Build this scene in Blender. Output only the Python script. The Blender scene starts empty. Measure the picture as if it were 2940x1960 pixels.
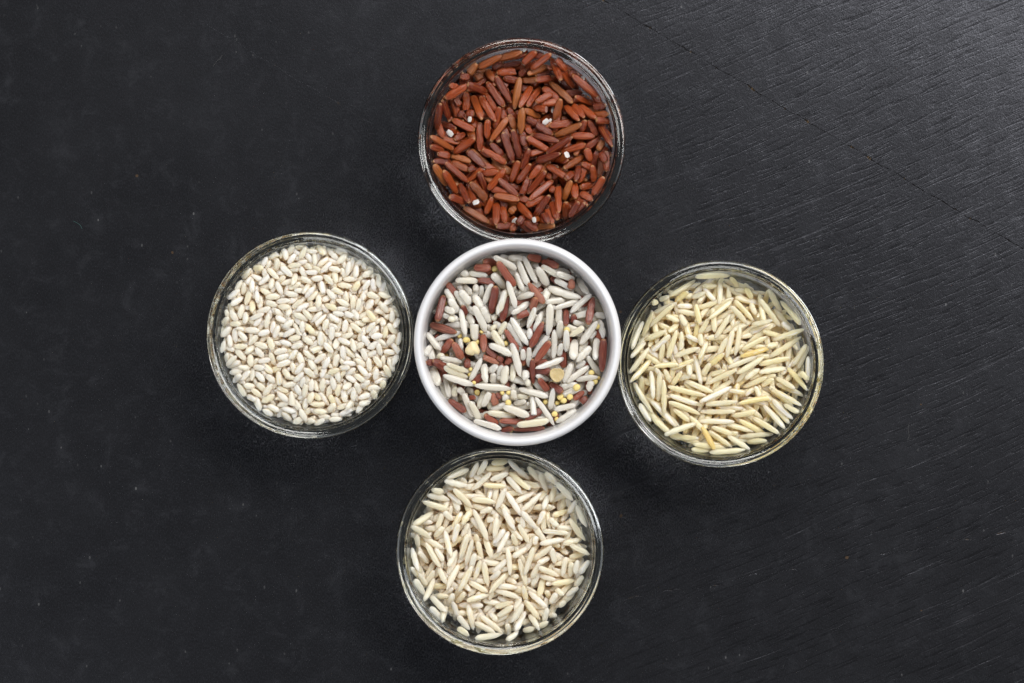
import bpy, math, random
import numpy as np
from mathutils import Matrix, Vector, Euler

# ------------------------------------------------------------------ camera, world, lights
SC = bpy.context.scene
COL = SC.collection
MM = 0.001
RIM_GLASS = 28.0            # height of the glass rims above the table, mm
RIM_WHITE = 32.0
LENS = 100.0
DIST = 0.294 * LENS / 36.0  # from the plane of the glass rims to the lens: 0.1 mm per photo pixel there

cam_d = bpy.data.cameras.new('camera')
cam_d.lens = LENS
cam_d.sensor_width = 36.0
cam_d.clip_start = 0.01
cam_d.clip_end = 20.0
cam = bpy.data.objects.new('camera', cam_d)
cam.location = (0, 0, RIM_GLASS * MM + DIST)
COL.objects.link(cam)
SC.camera = cam

W = bpy.data.worlds.new('World')
SC.world = W
W.use_nodes = True
W.node_tree.nodes['Background'].inputs[0].default_value = (0.90, 0.94, 1.0, 1)
W.node_tree.nodes['Background'].inputs[1].default_value = 0.16


def area_light(name, loc, target, sx, sy, power, color=(1, 1, 1)):
    l = bpy.data.lights.new(name, 'AREA')
    l.shape = 'RECTANGLE'
    l.size, l.size_y = sx, sy
    l.energy = power
    l.color = color
    o = bpy.data.objects.new(name, l)
    o.location = loc
    o.rotation_euler = (Vector(target) - Vector(loc)).to_track_quat('-Z', 'Y').to_euler()
    COL.objects.link(o)
    return o


area_light('softbox', (0.31, 0.46, 0.74), (0.02, 0.0, 0.0), 1.20, 0.38, 13.0, (1.0, 0.985, 0.96))
area_light('added_fill', (-0.80, -0.62, 0.88), (0, 0, 0), 0.7, 0.6, 6.0, (0.93, 0.96, 1.0))  # added fill light from the lower left, softens the shading on the grains

SC.view_settings.view_transform = 'Standard'
SC.view_settings.look = 'None'
SC.view_settings.exposure = 0
SC.view_settings.gamma = 1
SC.cycles.use_denoising = True
SC.cycles.max_bounces = 28
SC.cycles.transmission_bounces = 12
SC.cycles.glossy_bounces = 6
SC.cycles.diffuse_bounces = 24
SC.cycles.sample_clamp_indirect = 6.0
SC.cycles.caustics_refractive = True
SC.cycles.caustics_reflective = False
SC.cycles.blur_glossy = 0.3


def px2w(px, py, z):
    """photo pixel (2940 x 1960) -> world x, y in mm at height z mm"""
    k = (DIST + (RIM_GLASS - z) * MM) / DIST
    return (px - 1470) * 0.1 * k, (980 - py) * 0.1 * k


# ------------------------------------------------------------------ node helper
class NT:
    def __init__(s, name):
        s.m = bpy.data.materials.new(name)
        s.m.use_nodes = True
        s.t = s.m.node_tree
        s.t.nodes.clear()
        s.out = s.t.nodes.new('ShaderNodeOutputMaterial')

    def n(s, kind, ins=None, **props):
        nd = s.t.nodes.new('ShaderNode' + kind)
        for k, v in props.items():
            setattr(nd, k, v)
        for k, v in (ins or {}).items():
            s.set(nd.inputs[k], v)
        return nd

    def set(s, sock, v):
        if isinstance(v, bpy.types.NodeSocket):
            s.t.links.new(v, sock)
        else:
            if isinstance(v, (tuple, list)) and len(v) == 3 and len(getattr(sock, 'default_value', (0,) * 3)) == 4:
                v = tuple(v) + (1,)
            sock.default_value = v

    def math(s, op, a, b=0.0, c=0.0, clamp=False):
        nd = s.t.nodes.new('ShaderNodeMath')
        nd.operation = op
        nd.use_clamp = clamp
        s.set(nd.inputs[0], a)
        s.set(nd.inputs[1], b)
        s.set(nd.inputs[2], c)
        return nd.outputs[0]

    def ramp(s, v, lo, hi, a=0.0, b=1.0, smooth=True):
        nd = s.t.nodes.new('ShaderNodeMapRange')
        nd.interpolation_type = 'SMOOTHSTEP' if smooth else 'LINEAR'
        nd.clamp = True
        for i, x in enumerate((v, lo, hi, a, b)):
            s.set(nd.inputs[i], x)
        return nd.outputs[0]

    def mix(s, f, a, b, mode='MIX'):
        nd = s.t.nodes.new('ShaderNodeMix')
        nd.data_type = 'RGBA'
        nd.blend_type = mode
        s.set(nd.inputs[0], f)
        s.set(nd.inputs[6], a)
        s.set(nd.inputs[7], b)
        return nd.outputs[2]

    def noise(s, vec, scale, detail=2.0, rough=0.5, dist=0.0):
        return s.n('TexNoise', {'Vector': vec, 'Scale': scale, 'Detail': detail, 'Roughness': rough, 'Distortion': dist}).outputs[0]

    def mapping(s, vec, rot=(0, 0, 0), scale=(1, 1, 1), loc=(0, 0, 0)):
        return s.n('Mapping', {'Vector': vec, 'Rotation': rot, 'Scale': scale, 'Location': loc}).outputs[0]

    def bump(s, h, dist, strength=1.0, normal=None):
        nd = s.n('Bump', {'Height': h, 'Distance': dist, 'Strength': strength})
        if normal is not None:
            s.set(nd.inputs['Normal'], normal)
        return nd.outputs[0]

    def surf(s, sh):
        s.t.links.new(sh, s.out.inputs[0])
        return s.m


# ------------------------------------------------------------------ materials
def mat_table():
    t = NT('black_painted_wood')
    co = t.n('TexCoord').outputs['Object']
    sep = t.n('SeparateXYZ', {0: co})
    X, Y = sep.outputs[0], sep.outputs[1]
    # along the grain: 23 degrees up to the right
    warp = t.n('TexNoise', {'Vector': co, 'Scale': 9.0, 'Detail': 2.0}).outputs[1]
    wv = t.n('VectorMath', {0: co, 1: t.n('VectorMath', {0: warp, 'Scale': 0.011}, operation='SCALE').outputs[0]}, operation='ADD').outputs[0]
    g = t.mapping(wv, rot=(0, 0, math.radians(-23)))
    fine = t.noise(t.mapping(g, scale=(75, 1050, 1)), 1.0, 3.0, 0.65)
    mid = t.noise(t.mapping(g, scale=(14, 380, 1)), 1.0, 4.0, 0.65, 0.15)
    # where the grain stands open: the right two thirds, patchily
    patch = t.noise(co, 14.0, 3.0, 0.55)
    gm = t.ramp(t.math('ADD', X, t.math('MULTIPLY', t.math('SUBTRACT', patch, 0.5), 0.16)), -0.035, 0.085)
    groove = t.math('MULTIPLY', t.ramp(mid, 0.60, 0.70), gm)
    groove_f = t.math('MULTIPLY', t.ramp(fine, 0.50, 0.64), gm)
    # felt-like surface everywhere
    felt = t.noise(t.mapping(co, scale=(2900, 1500, 1)), 1.0, 3.0, 0.75)
    felt2 = t.noise(co, 900.0, 3.0, 0.7)
    cloud = t.noise(co, 24.0, 6.0, 0.68)
    cloud2 = t.noise(co, 130.0, 6.0, 0.75, 0.5)

    def crack(x0, y0, x1, y1, width, seed, wobble=0.0011, freq=120.0):
        """a worn seam from photo pixel (x0, y0) to (x1, y1): 0..1 mask and a speck mask"""
        ax, ay = (x0 - 1470) * 1e-4 * 1.034, (980 - y0) * 1e-4 * 1.034
        bx, by = (x1 - 1470) * 1e-4 * 1.034, (980 - y1) * 1e-4 * 1.034
        L = math.hypot(bx - ax, by - ay)
        dx, dy = (bx - ax) / L, (by - ay) / L
        px, py = t.math('SUBTRACT', X, ax), t.math('SUBTRACT', Y, ay)
        u = t.math('ADD', t.math('MULTIPLY', px, dx), t.math('MULTIPLY', py, dy))
        v = t.math('SUBTRACT', t.math('MULTIPLY', py, dx), t.math('MULTIPLY', px, dy))
        wob = t.math('MULTIPLY', t.math('SUBTRACT', t.noise(t.mapping(co, loc=(seed, 0, 0)), freq, 4.0, 0.6), 0.5), wobble * 2)
        v = t.math('ABSOLUTE', t.math('ADD', v, wob))
        al = t.noise(t.n('CombineXYZ', {0: u, 1: seed}).outputs[0], 170.0, 4.0, 0.7)
        wd = t.math('MULTIPLY', t.ramp(al, 0.44, 0.66, 0.03, 1.0), width)
        line = t.math('LESS_THAN', v, wd)
        soft = t.ramp(t.math('DIVIDE', v, wd), 0.5, 1.3, 1.0, 0.0)
        ends = t.math('MULTIPLY', t.math('GREATER_THAN', u, 0.0), t.math('LESS_THAN', u, L))
        spots = t.math('MULTIPLY', t.math('MULTIPLY', t.ramp(al, 0.57, 0.63), ends), t.ramp(t.math('DIVIDE', v, width), 0.6, 1.5, 1.0, 0.0))
        return t.math('MULTIPLY', soft, ends), spots

    c1, s1 = crack(1700, -20, 3050, 782, 0.00034, 3.0)
    c2, s2 = crack(560, 50, 1130, 390, 0.00020, 11.0)
    c3, s3 = crack(1790, 1720, 3000, 1515, 0.00018, 23.0, 0.003, 60.0)
    c2 = t.math('MULTIPLY', c2, 0.04)
    c3 = t.math('MULTIPLY', c3, 0.35)
    cr = t.math('MAXIMUM', c1, t.math('MAXIMUM', c2, c3))
    sp = t.math('MAXIMUM', s1, t.math('MULTIPLY', t.math('MAXIMUM', s2, s3), 0.4))
    # scattered brown chips in the paint
    vo = t.n('TexVoronoi', {'Vector': co, 'Scale': 90.0, 'Randomness': 1.0})
    chipsel = t.math('GREATER_THAN', t.n('SeparateColor', {0: vo.outputs['Color']}).outputs[0], 0.86)
    chn = t.math('ADD', vo.outputs['Distance'], t.math('MULTIPLY', t.noise(co, 1400.0, 2.0), 0.05))
    chip = t.math('MULTIPLY', t.math('LESS_THAN', chn, 0.068), chipsel)
    # pale dust flecks
    vd = t.n('TexVoronoi', {'Vector': t.mapping(co, rot=(0, 0, 0.8), scale=(1, 0.55, 1)), 'Scale': 620.0, 'Randomness': 1.0})
    dsel = t.math('GREATER_THAN', t.n('SeparateColor', {0: vd.outputs['Color']}).outputs[1], 0.90)
    dust = t.math('MULTIPLY', t.math('LESS_THAN', vd.outputs['Distance'], 0.16), dsel)
    dust = t.math('MULTIPLY', dust, t.ramp(cloud2, 0.45, 0.7))

    base = t.mix(t.ramp(cloud, 0.3, 0.72), (0.0055, 0.0055, 0.0060), (0.0095, 0.0096, 0.0105))
    base = t.mix(t.math('MULTIPLY', t.ramp(cloud2, 0.5, 0.75), 0.55), base, (0.024, 0.0245, 0.027))
    base = t.mix(t.ramp(felt, 0.50, 0.72, 0.0, 0.7), base, (0.018, 0.018, 0.021))
    base = t.mix(t.math('MULTIPLY', groove, 0.75), base, (0.002, 0.002, 0.0022))
    base = t.mix(t.math('MULTIPLY', groove_f, 0.4), base, (0.003, 0.003, 0.0033))
    base = t.mix(t.math('MULTIPLY', cr, 0.85), base, (0.006, 0.005, 0.0045))
    base = t.mix(t.math('MULTIPLY', sp, 0.75), base, (0.085, 0.055, 0.026))
    base = t.mix(t.math('MULTIPLY', chip, 0.6), base, (0.085, 0.050, 0.022))
    base = t.mix(t.math('MULTIPLY', dust, 0.6), base, (0.14, 0.14, 0.14))

    h = t.math('SUBTRACT', t.math('MULTIPLY', felt, 0.28), t.math('MULTIPLY', groove, 0.40))
    h = t.math('SUBTRACT', h, t.math('MULTIPLY', groove_f, 0.22))
    h = t.math('SUBTRACT', h, t.math('MULTIPLY', cr, 1.3))
    h = t.math('ADD', h, t.math('MULTIPLY', felt2, 0.35))
    h = t.math('ADD', h, t.math('MULTIPLY', cloud2, 0.35))
    nrm = t.bump(h, 0.00012, 0.85)
    rough = t.ramp(cloud2, 0.3, 0.75, 0.29, 0.24)
    rough = t.math('ADD', rough, t.ramp(felt, 0.35, 0.65, 0.05, -0.04))
    rough = t.math('ADD', rough, t.math('MULTIPLY', groove, 0.2))
    spec = t.ramp(felt, 0.34, 0.68, 0.30, 0.84)
    spec = t.math('MULTIPLY', spec, t.ramp(cloud2, 0.3, 0.72, 0.76, 1.26))
    spec = t.math('MULTIPLY', spec, t.math('SUBTRACT', 1.0, t.math('MULTIPLY', t.math('MAXIMUM', groove, t.math('MULTIPLY', groove_f, 0.7)), 0.45)))
    spec = t.math('MULTIPLY', spec, t.math('SUBTRACT', 1.0, t.math('MULTIPLY', cr, 0.85)))
    b = t.n('BsdfPrincipled', {'Base Color': base, 'Roughness': rough, 'Normal': nrm, 'IOR': 1.5,
                               'Specular IOR Level': spec, 'Specular Tint': (0.85, 0.87, 1.0)})
    return t.surf(b.outputs[0])


def mat_glass():
    t = NT('clear_glass')
    co = t.n('TexCoord').outputs['Object']
    tint = t.mix(t.noise(co, 60.0), (0.955, 0.985, 0.965), (0.97, 0.985, 0.975))
    b = t.n('BsdfPrincipled', {'Base Color': tint, 'Roughness': 0.02, 'IOR': 1.53, 'Transmission Weight': 1.0})
    return t.surf(b.outputs[0])


def mat_ceramic():
    t = NT('white_glazed_ceramic')
    co = t.n('TexCoord').outputs['Object']
    vo = t.n('TexVoronoi', {'Vector': co, 'Scale': 190.0, 'Randomness': 1.0})
    sel = t.math('GREATER_THAN', t.n('SeparateColor', {0: vo.outputs['Color']}).outputs[0], 0.86)
    speck = t.math('MULTIPLY', t.math('LESS_THAN', vo.outputs['Distance'], 0.045), sel)
    base = t.mix(t.noise(co, 60.0, 3.0), (0.73, 0.73, 0.755), (0.775, 0.775, 0.795))
    base = t.mix(t.math('MULTIPLY', speck, 0.7), base, (0.20, 0.17, 0.15))
    h = t.noise(co, 90.0, 2.0)
    b = t.n('BsdfPrincipled', {'Base Color': base, 'Roughness': 0.16, 'IOR': 1.5, 'Subsurface Weight': 0.12,
                               'Subsurface Radius': (1, 0.9, 0.8), 'Subsurface Scale': 0.0035,
                               'Normal': t.bump(h, 0.0004, 0.35)})
    return t.surf(b.outputs[0])


def grain_common(t):
    gc = t.n('Attribute', attribute_name='gc', attribute_type='GEOMETRY').outputs['Vector']
    gs = t.n('Attribute', attribute_name='gs', attribute_type='GEOMETRY').outputs['Fac']
    cut = t.n('Attribute', attribute_name='cut', attribute_type='GEOMETRY').outputs['Fac']
    rnd = t.math('FRACT', t.math('ADD', t.n('ObjectInfo').outputs['Random'], gs))
    sep = t.n('SeparateXYZ', {0: gc})
    r2 = t.math('FRACT', t.math('MULTIPLY', rnd, 37.31))
    r3 = t.math('FRACT', t.math('MULTIPLY', rnd, 91.77))
    off = t.n('CombineXYZ', {0: t.math('MULTIPLY', rnd, 50.0), 1: t.math('MULTIPLY', r2, 20.0), 2: 0.0}).outputs[0]
    v = t.n('VectorMath', {0: gc, 1: off}, operation='ADD').outputs[0]
    return sep, cut, rnd, r2, r3, v


def mat_white(name, a, b, warm, chalk_amount, spots=0.05, rough=0.36, sss=1.0, clear=0.03, trans=0.04):
    """polished rice: translucent body, a chalky white heart in some grains, pale dusty specks"""
    t = NT(name)
    sep, cut, rnd, r2, r3, v = grain_common(t)
    s_abs = t.math('ABSOLUTE', sep.outputs[0])
    col = t.mix(r2, a, b)
    col = t.mix(t.math('MULTIPLY', t.ramp(r3, 0.80, 1.0), 0.7), col, warm)
    n1 = t.noise(t.mapping(v, scale=(1.2, 2.0, 2.0)), 1.0, 3.0, 0.6)
    chalk = t.math('MULTIPLY', t.ramp(t.math('ADD', n1, t.math('MULTIPLY', t.math('SUBTRACT', rnd, 1.0 - chalk_amount), 0.55)), 0.50, 0.72), t.ramp(s_abs, 0.75, 0.95, 1.0, 0.25))
    chalk = t.math('MULTIPLY', chalk, t.ramp(t.math('ABSOLUTE', sep.outputs[1]), 0.30, 0.75, 1.0, 0.25))
    col = t.mix(t.math('MULTIPLY', chalk, 0.9), col, (0.92, 0.86, 0.75))
    # pale germ scar at one tip
    tip = t.math('MULTIPLY', t.ramp(sep.outputs[0], 0.80, 0.93), t.math('GREATER_THAN', r3, 0.55))
    col = t.mix(t.math('MULTIPLY', tip, 0.6), col, (0.86, 0.80, 0.62))
    sc = t.noise(t.mapping(v, scale=(7.0, 9.0, 9.0)), 1.0, 2.0, 0.7)
    col = t.mix(t.ramp(sc, 0.66, 0.74, 0.0, 0.5), col, (0.90, 0.88, 0.83))
    col = t.mix(t.math('MULTIPLY', cut, 0.7), col, (0.84, 0.82, 0.76))
    st = t.noise(t.mapping(v, scale=(0.9, 5.0, 5.0)), 1.0, 2.0, 0.6)
    dark = t.math('MULTIPLY', t.ramp(st, 0.70, 0.76), t.ramp(r2, 1.0 - spots, 1.0 - spots + 0.01))
    col = t.mix(t.math('MULTIPLY', dark, 0.6), col, (0.42, 0.27, 0.12))
    h = t.math('ADD', t.math('MULTIPLY', sc, 0.25), t.math('MULTIPLY', st, 0.6))
    p = t.n('BsdfPrincipled', {'Base Color': col, 'Roughness': t.ramp(r2, 0, 1, rough - 0.10, rough + 0.06),
                               'IOR': 1.5, 'Subsurface Weight': sss, 'Subsurface Radius': (1.0, 0.96, 0.86),
                               'Subsurface Scale': 0.0035,
                               'Transmission Weight': t.math('MULTIPLY', t.math('SUBTRACT', 1.0, t.math('MULTIPLY', chalk, 0.8)), trans),
                               'Normal': t.bump(h, 0.00006, 0.6)})
    # the clear part of the endosperm: lets some light straight through
    tr = t.n('BsdfTranslucent', {'Color': col}).outputs[0]
    mx = t.n('MixShader', {0: t.math('MULTIPLY', t.math('SUBTRACT', 1.0, chalk), clear), 1: p.outputs[0], 2: tr})
    return t.surf(mx.outputs[0])


def mat_red(name, deep, mid, light):
    """bran coat of red rice: ribs along the grain, tan tips, white where broken"""
    t = NT(name)
    sep, cut, rnd, r2, r3, v = grain_common(t)
    s_abs = t.math('ABSOLUTE', sep.outputs[0])
    col = t.mix(t.ramp(r2, 0.05, 0.85), deep, mid)
    col = t.mix(t.math('MULTIPLY', t.ramp(r3, 0.78, 1.0), 0.6), col, light)
    st = t.noise(t.mapping(v, scale=(0.5, 4.5, 4.5)), 1.0, 4.0, 0.65)
    col = t.mix(t.ramp(st, 0.50, 0.72, 0.0, 0.5), col, light)
    col = t.mix(t.ramp(st, 0.50, 0.28, 0.0, 0.7), col, tuple(c * 0.45 for c in deep))
    bl = t.noise(t.mapping(v, scale=(2.2, 2.0, 2.0)), 1.0, 3.0, 0.6)
    col = t.mix(t.ramp(bl, 0.55, 0.8, 0.0, 0.45), col, mid)
    # worn tips show the tan germ
    tn = t.noise(t.mapping(v, scale=(3, 3, 3)), 1.0, 3.0, 0.7)
    tip = t.ramp(t.math('ADD', s_abs, t.math('MULTIPLY', t.math('SUBTRACT', tn, 0.5), 0.35)), 0.86, 0.98)
    col = t.mix(t.math('MULTIPLY', tip, 0.62), col, (0.50, 0.27, 0.12))
    sc = t.noise(t.mapping(v, scale=(6.0, 8.0, 8.0)), 1.0, 2.0, 0.7)
    col = t.mix(t.ramp(sc, 0.70, 0.78, 0.0, 0.35), col, (0.55, 0.33, 0.20))
    col = t.mix(cut, col, t.mix(tn, (0.50, 0.45, 0.42), (0.78, 0.76, 0.73)))
    h = t.math('ADD', t.math('MULTIPLY', sc, 0.2), st)
    p = t.n('BsdfPrincipled', {'Base Color': col, 'Roughness': t.ramp(r3, 0, 1, 0.18, 0.30),
                               'IOR': 1.5, 'Subsurface Weight': 0.10, 'Subsurface Radius': (1.0, 0.35, 0.18),
                               'Subsurface Scale': 0.0006, 'Normal': t.bump(h, 0.00024, 0.9)})
    return t.surf(p.outputs[0])


def mat_seed(name, a, b, veins=0.0):
    t = NT(name)
    sep, cut, rnd, r2, r3, v = grain_common(t)
    n1 = t.noise(v, 2.0, 4.0, 0.65)
    col = t.mix(n1, a, b)
    if veins:
        ang = t.math('ARCTAN2', sep.outputs[1], sep.outputs[0])
        vn = t.noise(t.n('CombineXYZ', {0: t.math('MULTIPLY', ang, 3.2), 1: 0.0, 2: rnd}).outputs[0], 1.5, 4.0, 0.7)
        col = t.mix(t.ramp(vn, 0.5, 0.8, 0.0, veins), col, tuple(c * 0.45 for c in a))
    h = t.noise(v, 7.0, 3.0, 0.6)
    p = t.n('BsdfPrincipled', {'Base Color': col, 'Roughness': 0.42, 'IOR': 1.5, 'Subsurface Weight': 0.4,
                               'Subsurface Radius': (1.0, 0.75, 0.35), 'Subsurface Scale': 0.0007,
                               'Normal': t.bump(h, 0.00008, 0.8)})
    return t.surf(p.outputs[0])


M = {
    'table': mat_table(),
    'glass': mat_glass(),
    'ceramic': mat_ceramic(),
    'short': mat_white('short_white_rice', (0.94, 0.80, 0.55), (0.95, 0.86, 0.68), (0.93, 0.72, 0.40), 0.45, 0.02),
    'jasmine': mat_white('jasmine_rice', (0.92, 0.78, 0.53), (0.94, 0.84, 0.64), (0.92, 0.72, 0.40), 0.30, 0.04, 0.34, 1.0, 0.03, 0.06),
    'basmati': mat_white('basmati_rice', (0.91, 0.75, 0.42), (0.93, 0.81, 0.53), (0.91, 0.67, 0.29), 0.34, 0.05, 0.30, 1.0, 0.03, 0.10),
    'golden': mat_white('golden_basmati_rice', (0.72, 0.50, 0.17), (0.74, 0.53, 0.21), (0.74, 0.50, 0.17), 0.1),
    'mixed': mat_white('mixed_white_rice', (0.78, 0.715, 0.60), (0.87, 0.80, 0.68), (0.87, 0.74, 0.47), 0.26, 0.04, 0.28, 1.0, 0.03, 0.15),
    'red': mat_red('red_rice_bran', (0.12, 0.014, 0.004), (0.27, 0.044, 0.008), (0.38, 0.13, 0.028)),
    'mixred': mat_red('mixed_red_rice_bran', (0.15, 0.033, 0.022), (0.28, 0.072, 0.042), (0.42, 0.17, 0.10)),
    'millet': mat_seed('yellow_millet', (0.72, 0.55, 0.16), (0.80, 0.68, 0.32)),
    'buckwheat_pale': mat_seed('pale_buckwheat', (0.74, 0.60, 0.34), (0.80, 0.70, 0.46), 0.15),
    'buckwheat_tan': mat_seed('tan_buckwheat', (0.50, 0.37, 0.17), (0.62, 0.50, 0.27), 0.85),
}


# ------------------------------------------------------------------ objects
def tag(o, label=None, cat=None, group=None, kind=None):
    if label: o['label'] = label
    if cat: o['category'] = cat
    if group: o['group'] = group
    if kind: o['kind'] = kind
    return o


def link(name, me, loc=(0, 0, 0)):
    o = bpy.data.objects.new(name, me)
    o.location = loc
    COL.objects.link(o)
    return o


def mesh_from(name, verts, faces, mat, smooth=True):
    me = bpy.data.meshes.new(name)
    me.from_pydata([tuple(map(float, v)) for v in verts], [], faces)
    me.materials.append(mat)
    if smooth:
        me.polygons.foreach_set('use_smooth', [True] * len(me.polygons))
    me.update()
    return me


# ---- table top: one thick board
tb = []
hx, hy, th = 0.60, 0.45, 0.03
tv = [(-hx, -hy, -th), (hx, -hy, -th), (hx, hy, -th), (-hx, hy, -th), (-hx, -hy, 0), (hx, -hy, 0), (hx, hy, 0), (-hx, hy, 0)]
tf = [(4, 5, 6, 7), (0, 3, 2, 1), (0, 1, 5, 4), (1, 2, 6, 5), (2, 3, 7, 6), (3, 0, 4, 7)]
table = link('tabletop', mesh_from('tabletop', tv, tf, M['table'], False))
tag(table, 'matte black painted wooden tabletop with fine diagonal grain and a worn crack', kind='structure')


def catmull(pts, sub):
    P = [np.array(p, float) for p in pts]
    out = []
    for i in range(len(P) - 1):
        p0 = P[max(i - 1, 0)]; p1 = P[i]; p2 = P[i + 1]; p3 = P[min(i + 2, len(P) - 1)]
        for k in range(sub):
            u = k / sub
            q = 0.5 * ((2 * p1) + (-p0 + p2) * u + (2 * p0 - 5 * p1 + 4 * p2 - p3) * u * u + (-p0 + 3 * p1 - 3 * p2 + p3) * u ** 3)
            q[0] = max(q[0], 0.0)
            out.append(q)
    out.append(P[-1])
    return out


def lathe(name, prof, mat, seg=256):
    """prof: list of (r, z) in mm, from the centre of the underside round to the centre of the inside"""
    verts, faces = [], []
    prof = list(prof)
    verts.append((0, 0, prof[0][1] * MM))
    body = [p for p in prof[1:-1] if p[0] > 0.05]
    for r, z in body:
        for k in range(seg):
            a = 2 * math.pi * k / seg
            verts.append((r * MM * math.cos(a), r * MM * math.sin(a), z * MM))
    verts.append((0, 0, prof[-1][1] * MM))
    last = len(verts) - 1
    n = len(body)
    for k in range(seg):
        k2 = (k + 1) % seg
        faces.append((0, 1 + k2, 1 + k))
        for i in range(n - 1):
            a, b = 1 + i * seg, 1 + (i + 1) * seg
            faces.append((a + k, a + k2, b + k2, b + k))
        a = 1 + (n - 1) * seg
        faces.append((a + k, a + k2, last))
    return mesh_from(name, verts, faces, mat)


# ---- bowl profiles (mm)
GI = [(26.64, 26.71), (26.44, 24.09), (25.7, 20.0), (24.5, 15.5), (22.4, 10.5), (19.6, 6.3), (16.2, 3.9), (11.0, 3.0), (5.0, 2.8), (0.0, 2.8)]
GO = [(0.0, 0.6), (12.0, 0.6), (14.6, 0.35), (15.6, 0.0), (16.8, 0.1), (18.2, 1.1), (21.6, 4.6), (24.7, 9.6), (27.0, 15.5), (27.9, 20.5),
      (28.92, 23.08), (28.40, 23.63), (28.87, 23.99), (29.59, 25.16), (29.90, 26.83), (29.55, 27.68), (28.64, 28.01), (27.92, 27.81), (27.04, 27.23)]
WI = [(27.6, 31.0), (27.25, 30.0), (26.95, 28.0), (26.5, 23.0), (25.7, 16.0), (24.6, 9.0), (23.0, 5.2), (20.0, 3.6), (12.0, 3.2), (0.0, 3.2)]
WO = [(0.0, 1.0), (16.0, 1.0), (17.6, 0.4), (19.0, 0.0), (20.5, 0.2), (22.4, 1.6), (24.2, 8.0), (25.6, 16.0), (26.8, 23.5), (27.6, 27.2), (28.6, 28.2), (29.4, 28.9),
      (29.85, 29.9), (29.75, 30.9), (29.3, 31.6), (28.75, 31.95), (28.25, 31.95), (27.85, 31.6)]


class Bowl:
    def __init__(s, px, py, rim, inner, rpx=299.5):
        s.rim = rim
        s.cx, s.cy = px2w(px, py, rim)
        s.inner = inner
        s.px, s.py = px, py


glass_me = lathe('glass_bowl', catmull(GO, 6)[:-1] + catmull([GO[-1]] + GI, 4), M['glass'])
white_me = lathe('ceramic_bowl', catmull(WO, 4) + catmull(WI, 4), M['ceramic'])

B = {
    'top': Bowl(1498, 404.5, RIM_GLASS, GI),
    'left': Bowl(890.4, 962, RIM_GLASS, GI),
    'right': Bowl(2069, 1045, RIM_GLASS, GI),
    'bottom': Bowl(1435.5, 1583.5, RIM_GLASS, GI),
    'centre': Bowl(1486, 982, RIM_WHITE, WI),
}
GLAB = {
    'top': 'clear glass bowl filled with red rice, above the white ceramic bowl',
    'left': 'clear glass bowl filled with short white rice, leftmost of the bowls',
    'right': 'clear glass bowl filled with slender yellowish basmati rice, rightmost of the bowls',
    'bottom': 'clear glass bowl filled with long white rice, below the white ceramic bowl',
}
for i, (k, lab) in enumerate(GLAB.items()):
    o = link('glass_bowl', glass_me, (B[k].cx * MM, B[k].cy * MM, 0.0))
    o.rotation_euler.z = i * 1.3
    tag(o, lab, 'bowl', 'clear glass bowls round the white bowl')
o = link('ceramic_bowl', white_me, (B['centre'].cx * MM, B['centre'].cy * MM, 0.0))
o.rotation_euler.z = 0.7
s_white = (DIST - (RIM_WHITE - RIM_GLASS) * MM) / DIST
o.scale = (s_white, s_white, 1)
tag(o, 'glazed white ceramic bowl with mixed rice and seeds in the middle of the cross', 'bowl')


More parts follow.
